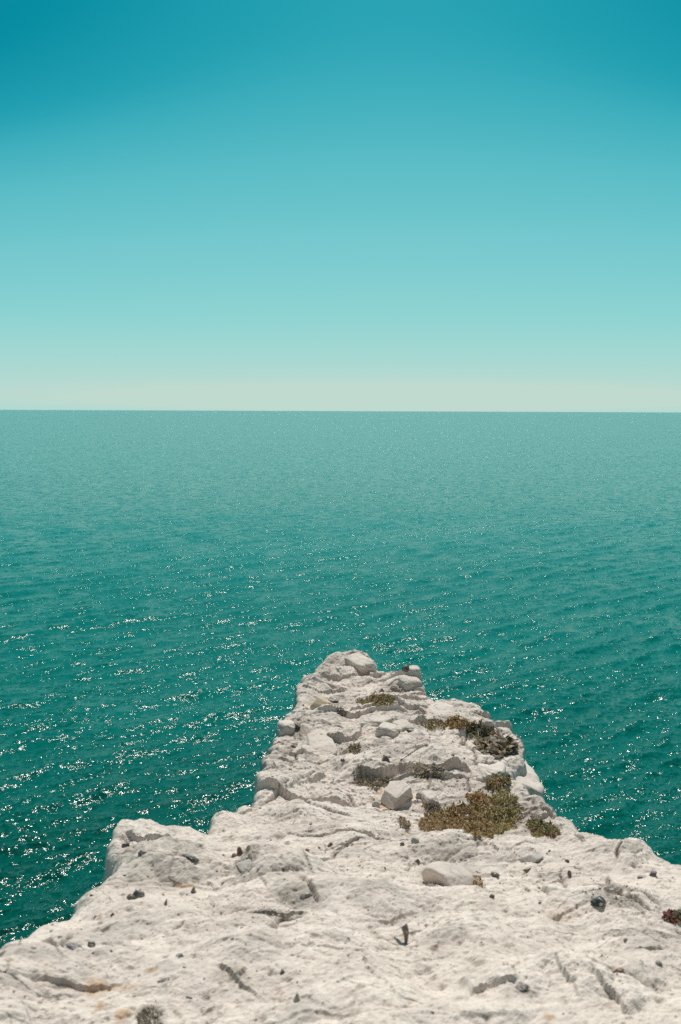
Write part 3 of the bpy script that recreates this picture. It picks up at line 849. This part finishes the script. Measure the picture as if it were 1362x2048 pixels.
FLINTS = [
    (801, 1878, 34, 38, 'd', 'hook', 'hook shaped dark flint standing alone on the smooth near slope'),
    (1196, 1806, 36, 26, 'b', 'rock', 'glossy black flint with a pale core beside the grey lichen patch'),
    (770, 1524, 24, 24, 'd', 'point', 'pointed dark flint standing on the long pale slab'),
    (681, 1427, 34, 28, 'd', 'knob', 'knobbly dark flint with white rind in the middle of the far ridge'),
    (593, 1456, 18, 22, 'd', 'rock', 'squarish dark flint set in the left brink of the far ridge'),
    (667, 1402, 26, 12, 'd', 'rock', 'flat dark flint touching the right side of the tan stone'),
    (685, 1522, 11, 11, 'd', 'knob', 'small round dark flint left of the pointed flint'),
    (763, 1384, 13, 14, 'd', 'rock', 'small dark flint above the olive mat on the far ridge'),
    (811, 1338, 20, 18, 'd', 'knob', 'dark flint stuck on top of the right corner of the tip'),
    (480, 1706, 13, 28, 'r', 'rock', 'rusty upright flint shard beside the grey wedge of rock'),
    (468, 1712, 16, 10, 'r', 'rock', 'rusty low flint at the foot of the upright rusty shard'),
    (380, 1716, 42, 13, 'd', 'rock', 'long thin brown flint lying below the grey stained hollow'),
    (386, 1786, 14, 22, 'd', 'rock', 'narrow dark flint just right of the thin rust streak'),
    (331, 1808, 11, 20, 'd', 'point', 'single upright dark flint in the open slope below the left lobe'),
    (278, 1790, 26, 26, 'g', 'knob', 'large grey flint nodule on the slope below the left lobe'),
    (262, 1796, 20, 14, 'd', 'rock', 'dark flint touching the left foot of the grey nodule'),
    (148, 1894, 44, 14, 'g', 'rock', 'wide grey flint in the shelf near the left brink'),
    (183, 1892, 18, 14, 'b', 'knob', 'black and grey flint right of the wide grey flint'),
    (362, 1914, 24, 15, 'g', 'point', 'wedge shaped grey flint in open chalk above the thin dark shard'),
    (328, 1962, 28, 9, 'd', 'rock', 'thin dark flint shard right of the rust stain'),
    (835, 1726, 12, 15, 'd', 'rock', 'small brown flint at the upper left of the rounded boulder'),
    (805, 1692, 15, 18, 'd', 'knob', 'dark crooked flint on the crest above the rounded boulder'),
    (984, 1794, 12, 12, 'd', 'knob', 'small round dark flint right of the orange tuft'),
    (990, 1752, 22, 15, 'd', 'rock', 'grey brown flint above right of the orange tuft'),
    (1139, 1750, 9, 18, 'd', 'rock', 'slim brown flint near the cracks right of the boulder'),
    (1134, 1724, 10, 10, 'r', 'rock', 'little rusty flint above the slim brown flint'),
    (1054, 1740, 20, 6, 'r', 'rock', 'flat rusty flint chip between boulder and cracks'),
    (612, 1796, 28, 20, 'g', 'rock', 'grey flint with a dark end above the speckled grey patch'),
    (1044, 1978, 30, 14, 'd', 'rock', 'dark flint under the low ledge in the nearest chalk'),
    (594, 2000, 16, 24, 'g', 'point', 'grey flint tooth in the nearest chalk'),
    (1238, 1942, 26, 10, 'r', 'rock', 'dark red flint sliver on the right of the nearest chalk'),
    (1318, 1930, 16, 10, 'd', 'rock', 'small grey brown flint near the right edge'),
    (1305, 1750, 16, 16, 'd', 'rock', 'brown flint near the right brink'),
    (565, 1945, 12, 13, 'd', 'rock', 'small dark flint left of the diagonal rib of chalk'),
    (567, 1740, 10, 10, 'd', 'rock', 'small dark flint right of the grey wedge of rock'),
    (660, 1690, 14, 10, 'r', 'rock', 'small rusty flint on the smooth crest'),
    (1280, 1756, 12, 8, 'd', 'rock', 'tiny brown flint left of the brown flint at the right brink'),
    (225, 1832, 9, 12, 'r', 'rock', 'rusty flint chip above the black and grey flint'),
    (252, 1690, 18, 10, 'd', 'rock', 'dark flint set high on the left lobe'),
    (288, 1706, 26, 12, 'd', 'rock', 'dark flint low on the left lobe'),
    (820, 1462, 18, 9, 'd', 'rock', 'dark flat flint beside the broken blocks at the slab back'),
    (906, 1512, 8, 8, 'd', 'rock', 'tiny dark flint on the right half of the long slab'),
]
for n, (px, py, w, hh, mk, kind, lab) in enumerate(FLINTS):
    k = px_m(px, py)
    k *= 1.0 if kind == 'hook' else 0.86
    W, Hh = w * k, hh * k
    me = flint_mesh(W, min(W * 0.8, Hh * 1.5) if kind != 'hook' else W * 0.5, Hh, 200 + n, kind)
    tag(place('flint', me, px, py, 0.42 if kind != 'hook' else 0.22, FL[mk], None, RNG.uniform(-.5, .5), (RNG.uniform(-.2, .2), RNG.uniform(-.2, .2)), Hh), lab, 'flint', 'flints on the chalk')

# small flint chips bedded in the chalk (parts of the cliff), and chalk crumbs nobody could count
CHIP = [rock_mesh('flint_chip', 1.0, 0.8, 0.7, 300 + q, cuts=8, sub=1, rough=0.1, smooth=False) for q in range(5)]
for q, m_ in enumerate(CHIP):
    m_.materials.append([M_FLINT, M_FLINT, M_FLINTR, M_FLINTG, M_FLINT][q])
made = 0
while made < 180:
    px, py = RNG.uniform(0, 1362), RNG.uniform(1330, 2048)
    p = SURF.hit(px, py)
    if p is None or p[2] < -4: continue
    if gnoise(np.array([p[0] * 1.6]), np.array([p[1] * 1.2]), 131)[0] < -0.05 + RNG.uniform(-0.3, 0.3): continue
    s_ = RNG.uniform(2.2, 6.5) * (1.25 if RNG.random() < 0.2 else 0.8) * float(np.linalg.norm(p)) / FPX
    o = bpy.data.objects.new('flint_chip', CHIP[made % 5]); COL.objects.link(o); o.parent = CLIFF
    o.location = (p[0], p[1], p[2] + EYE.z + 0.1 * s_)
    o.scale = (s_ * RNG.uniform(0.7, 1.8), s_, s_ * RNG.uniform(0.6, 1.3)); o.rotation_euler = (RNG.uniform(-.4, .4), RNG.uniform(-.4, .4), RNG.uniform(0, 6.28))
    made += 1

cv, cf = ICO[1]
AV, AF, base_i = [], [], 0
clusters = [(760, 1570, 60, 20), (850, 1620, 60, 30), (900, 1560, 60, 20), (700, 1500, 70, 20), (800, 1390, 50, 20), (900, 1430, 60, 15), (1060, 1640, 50, 30), (790, 1660, 60, 25), (1230, 1790, 50, 25), (560, 1820, 60, 25), (930, 1670, 90, 15), (640, 1620, 80, 40), (1000, 1740, 160, 50), (400, 1800, 180, 80), (700, 1900, 300, 80), (1200, 1900, 150, 90)]
for cx_, cy_, rx_, ry_ in clusters:
    for _ in range(55):
        p = SURF.hit(RNG.normal(cx_, rx_ * 0.55), RNG.normal(cy_, ry_ * 0.55))
        if p is None: continue
        s_ = RNG.uniform(1.2, 4.0) * float(np.linalg.norm(p)) / FPX * 0.6
        vv = cv * RNG.uniform(0.6, 1.1, (len(cv), 1)) * s_ * np.array([1.2, 1, 0.8]) + np.array([p[0], p[1], p[2] + EYE.z + s_ * 0.4])
        AV.append(vv); AF.append(cf + base_i); base_i += len(cv)
o = link('chalk_crumbs', mesh_np('chalk_crumbs', np.concatenate(AV), np.concatenate(AF), False), M_STONE, CLIFF)
o['kind'] = 'stuff'


# ------------------------------------------------------------------ plants
def in_poly(px, py, P):
    return bool(inside(np.array([px]), np.array([py]), P)[0])


def plant(name, poly, mats, n, leaf, height, label, cat='plant', lean=0.9, stems=0, seed=1, wide=0.42, weights=None, clump=0.0):
    """A low cushion: leaf blades spread through an uneven mound on the chalk, with dry stems under them."""
    g = np.random.default_rng(seed)
    P = np.array(poly, float)
    c = P.mean(0)
    pc = SURF.hit(*c)
    # boundary on the chalk, in plan
    B = [SURF.hit(*q) for q in P]
    B = np.array([b if b is not None else pc for b in B])
    root = bpy.data.objects.new(name, None); COL.objects.link(root)
    root.location = (pc[0], pc[1], pc[2] + EYE.z); root.empty_display_size = 0.1
    tag(root, label, cat, 'plants growing on the chalk')
    x0, y0 = B[:, :2].min(0); x1, y1 = B[:, :2].max(0)
    X = g.uniform(x0 - 0.02, x1 + 0.02, n * 6); Y = g.uniform(y0 - 0.02, y1 + 0.02, n * 6)
    d, _, _, _, _, _ = poly_near(X, Y, B[:, :2], True)
    D = np.where(inside(X, Y, B[:, :2]), d, -d)
    dens = D / max(0.03, height) + 0.6 * fbm(X * 14, Y * 14, 3, seed)
    ok = (D > -0.03) & (dens > -0.15)
    X, Y, D = X[ok][:n], Y[ok][:n], D[ok][:n]
    Z = SURF.many(X, Y)
    good = Z > -4
    X, Y, D, Z = X[good], Y[good], D[good], Z[good]
    m = len(X)
    mound = height * np.clip(D / max(0.05, height * 1.3), 0.12, 1) ** 0.6 * (0.65 + 0.9 * fbm(X * 9, Y * 9, 3, seed + 3))
    mound = np.clip(mound, 0.12 * height, 1.6 * height)
    up = g.uniform(0.25, 1.0, m)
    base = np.stack([X, Y, Z + EYE.z + mound * up - 0.002], -1)
    az = g.uniform(0, 2 * np.pi, m); el = np.clip(g.normal(lean, 0.45, m), -0.2, 1.5)
    L = leaf * g.uniform(0.6, 1.35, m); W = L * wide * g.uniform(0.7, 1.2, m)
    dirv = np.stack([np.cos(az) * np.cos(el), np.sin(az) * np.cos(el), np.sin(el)], -1)
    sid = np.stack([-np.sin(az), np.cos(az), np.zeros(m)], -1)
    nrm = np.cross(dirv, sid)
    a = base - sid * W[:, None] * 0.25; b_ = base + sid * W[:, None] * 0.25
    mid = base + dirv * L[:, None] * 0.55 + nrm * L[:, None] * 0.12
    l_ = mid - sid * W[:, None] * 0.5 - nrm * L[:, None] * 0.1; r_ = mid + sid * W[:, None] * 0.5 - nrm * L[:, None] * 0.1
    tip = base + dirv * L[:, None] - nrm * L[:, None] * 0.1
    V = np.stack([a, b_, r_, tip, l_, mid], 1).reshape(-1, 3) - np.array(root.location)
    t6 = (np.arange(m) * 6)[:, None]
    F = np.concatenate([t6 + np.array(q) for q in ((0, 1, 5), (1, 2, 5), (2, 3, 5), (3, 4, 5), (4, 0, 5))], 1).reshape(-1, 3)
    me = mesh_np('foliage', V, F, False)
    # kinds of leaf grow in clumps
    sel = 0.5 + 0.9 * fbm(X * 7, Y * 7, 3, seed + 8) + g.normal(0, 0.18, m) + clump * (X - X.mean()) / max(0.05, X.std())
    cuts_ = np.cumsum(weights or [1] * len(mats)); cuts_ = cuts_ / cuts_[-1]
    mi = np.searchsorted(cuts_[:-1], np.clip(sel, 0, 1))
    me.polygons.foreach_set('material_index', np.repeat(mi, 5).astype(np.int32))
    link('foliage', me, [LEAF[q] for q in mats], root)
    if stems:
        SV, SF = [], []; bi = 0
        for _ in range(stems):
            q = g.integers(0, m)
            p0 = np.array([X[q], Y[q], Z[q] + EYE.z]) - np.array(root.location)
            a_ = g.uniform(0, 6.28); ln = leaf * g.uniform(1.5, 3.5)
            dv = np.array([math.cos(a_) * 0.8, math.sin(a_) * 0.8, g.uniform(0.15, 0.9)]); dv /= np.linalg.norm(dv)
            sv = np.array([-math.sin(a_), math.cos(a_), 0]); tv = np.cross(dv, sv)
            rr_ = leaf * 0.07
            for e, rad in ((0, rr_), (0.5, rr_ * 0.8), (1, rr_ * 0.4)):
                cpt = p0 + dv * ln * e + np.array([0, 0, 0.15 * ln * math.sin(e * 3.14)])
                for w_ in range(3):
                    SV.append(cpt + sv * rad * math.cos(2.1 * w_) + tv * rad * math.sin(2.1 * w_))
            for s_ in range(2):
                for w_ in range(3):
                    SF.append((bi + s_ * 3 + w_, bi + s_ * 3 + (w_ + 1) % 3, bi + s_ * 3 + 3 + (w_ + 1) % 3, bi + s_ * 3 + 3 + w_))
            bi += 9
        tag(link('dry_stems', mesh_np('dry_stems', np.array(SV), np.array(SF), False), LEAF['straw'], root), kind='stuff')
    return root


plant('cushion_plant', [(715, 1402), (740, 1392), (770, 1393), (788, 1399), (780, 1411), (760, 1412), (735, 1406)], ['brown', 'olive', 'olive'], 1500, 0.026, 0.035,
      'flat olive plant mat near the far tip of the headland', seed=401, stems=20)
plant('cushion_plant', [(893, 1442), (915, 1437), (942, 1450), (946, 1466), (925, 1462), (900, 1455)], ['olive', 'brown', 'orange'], 1300, 0.024, 0.05,
      'brownish olive plant strip left of the dark green clump', seed=402, stems=20)
plant('cushion_plant', [(938, 1456), (960, 1449), (985, 1462), (990, 1476), (965, 1484), (945, 1476)], ['green', 'dark', 'grey', 'olive'], 1300, 0.026, 0.06,
      'dark green leafy clump near the right brink of the far ridge', seed=403, stems=30)
plant('withered_plant', [(955, 1492), (985, 1484), (1012, 1484), (1026, 1500), (1012, 1512), (988, 1514), (966, 1502)], ['grey', 'brown', 'dark'], 420, 0.06, 0.09,
      'withered grey brown plant with curled leaves below the dark green clump', seed=404, lean=0.5, wide=0.8, stems=40)
plant('cushion_plant', [(845, 1451), (865, 1446), (890, 1447), (892, 1456), (870, 1457), (850, 1455)], ['brown', 'olive'], 500, 0.024, 0.03,
      'thin olive plant strip along the back of the long slab', seed=405, stems=10)
plant('cushion_plant', [(838, 1656), (850, 1637), (880, 1623), (920, 1616), (940, 1603), (965, 1606), (985, 1592), (1012, 1580), (1030, 1598), (1036, 1640), (1012, 1660), (985, 1672), (950, 1676), (935, 1660), (880, 1662)],
      ['brown', 'orange', 'olive', 'olive'], 9500, 0.021, 0.045, 'largest plant, a sprawling olive and brown cushion behind the crest', seed=406, stems=160, weights=[1.5, 0.6, 1.1, 0.8], clump=0.28)
plant('cushion_plant', [(938, 1592), (960, 1586), (974, 1598), (958, 1613), (940, 1608)], ['orange', 'brown', 'orange'], 900, 0.02, 0.05,
      'orange brown plant tuft at the upper left of the largest plant', seed=407, stems=20)
plant('cushion_plant', [(970, 1556), (1010, 1552), (1017, 1568), (1002, 1584), (978, 1577)], ['dark', 'olive', 'brown'], 1400, 0.024, 0.06,
      'dark olive plant tuft between the ledge and the largest plant', seed=408, stems=40)
plant('cushion_plant', [(1056, 1645), (1090, 1650), (1116, 1660), (1105, 1676), (1075, 1673), (1062, 1660)], ['red', 'olive', 'green', 'olive'], 1500, 0.02, 0.045,
      'small olive plant with reddish edge by the right brink', seed=409, stems=60)
plant('succulent_plant', [(1328, 1834), (1345, 1825), (1385, 1820), (1385, 1852), (1352, 1850), (1336, 1843)], ['red', 'red', 'green'], 420, 0.017, 0.03,
      'reddish plant cut by the right edge of the picture', seed=410, wide=0.7, stems=8)
plant('withered_plant', [(270, 2032), (285, 2017), (305, 2010), (320, 2030), (324, 2070), (278, 2070)], ['brown', 'dark', 'grey'], 420, 0.009, 0.012,
      'dark withered tuft in the nearest chalk at the lower left', seed=411, stems=40)
plant('cushion_plant', [(945, 1758), (955, 1752), (969, 1762), (962, 1777), (950, 1771)], ['orange', 'brown'], 180, 0.012, 0.012,
      'tiny orange tuft right of the rounded boulder', seed=412, stems=6)
plant('withered_plant', [(705, 1547), (730, 1556), (765, 1562), (782, 1550), (790, 1554), (770, 1577), (738, 1582)], ['grey', 'straw', 'dark'], 600, 0.02, 0.025,
      'sparse dry grey tuft at the left end of the long ledge', seed=413, stems=160)
plant('withered_plant', [(828, 1538), (842, 1534), (856, 1540), (852, 1554), (834, 1554)], ['grey', 'straw', 'brown'], 170, 0.03, 0.03,
      'left of two dry brown tufts hanging in the long ledge', seed=414, wide=0.7, lean=0.4, stems=30)
plant('withered_plant', [(860, 1536), (876, 1534), (884, 1542), (878, 1554), (862, 1553)], ['brown', 'grey', 'grey'], 170, 0.03, 0.03,
      'right of two dry brown tufts hanging in the long ledge', seed=415, wide=0.7, lean=0.4, stems=30)
plant('withered_plant', [(843, 1614), (862, 1610), (882, 1615), (876, 1625), (850, 1624)], ['brown', 'grey'], 330, 0.018, 0.025,
      'flat dry brown tuft above the left end of the largest plant', seed=416, stems=30)
plant('withered_plant', [(795, 1640), (808, 1638), (818, 1650), (812, 1662), (800, 1656)], ['grey', 'brown'], 260, 0.018, 0.025,
      'dry grey brown tuft left of the largest plant', seed=417, stems=30)
plant('withered_plant', [(697, 1494), (715, 1488), (722, 1496), (716, 1508), (700, 1506)], ['grey', 'brown', 'straw'], 130, 0.022, 0.02,
      'dry grey tuft under the short ledge left of the long slab', seed=418, stems=30)
plant('withered_plant', [(896, 1628), (905, 1622), (918, 1628), (912, 1636), (900, 1636)], ['brown', 'red'], 200, 0.018, 0.025,
      'small reddish brown tuft behind the left half of the largest plant', seed=419, stems=14)
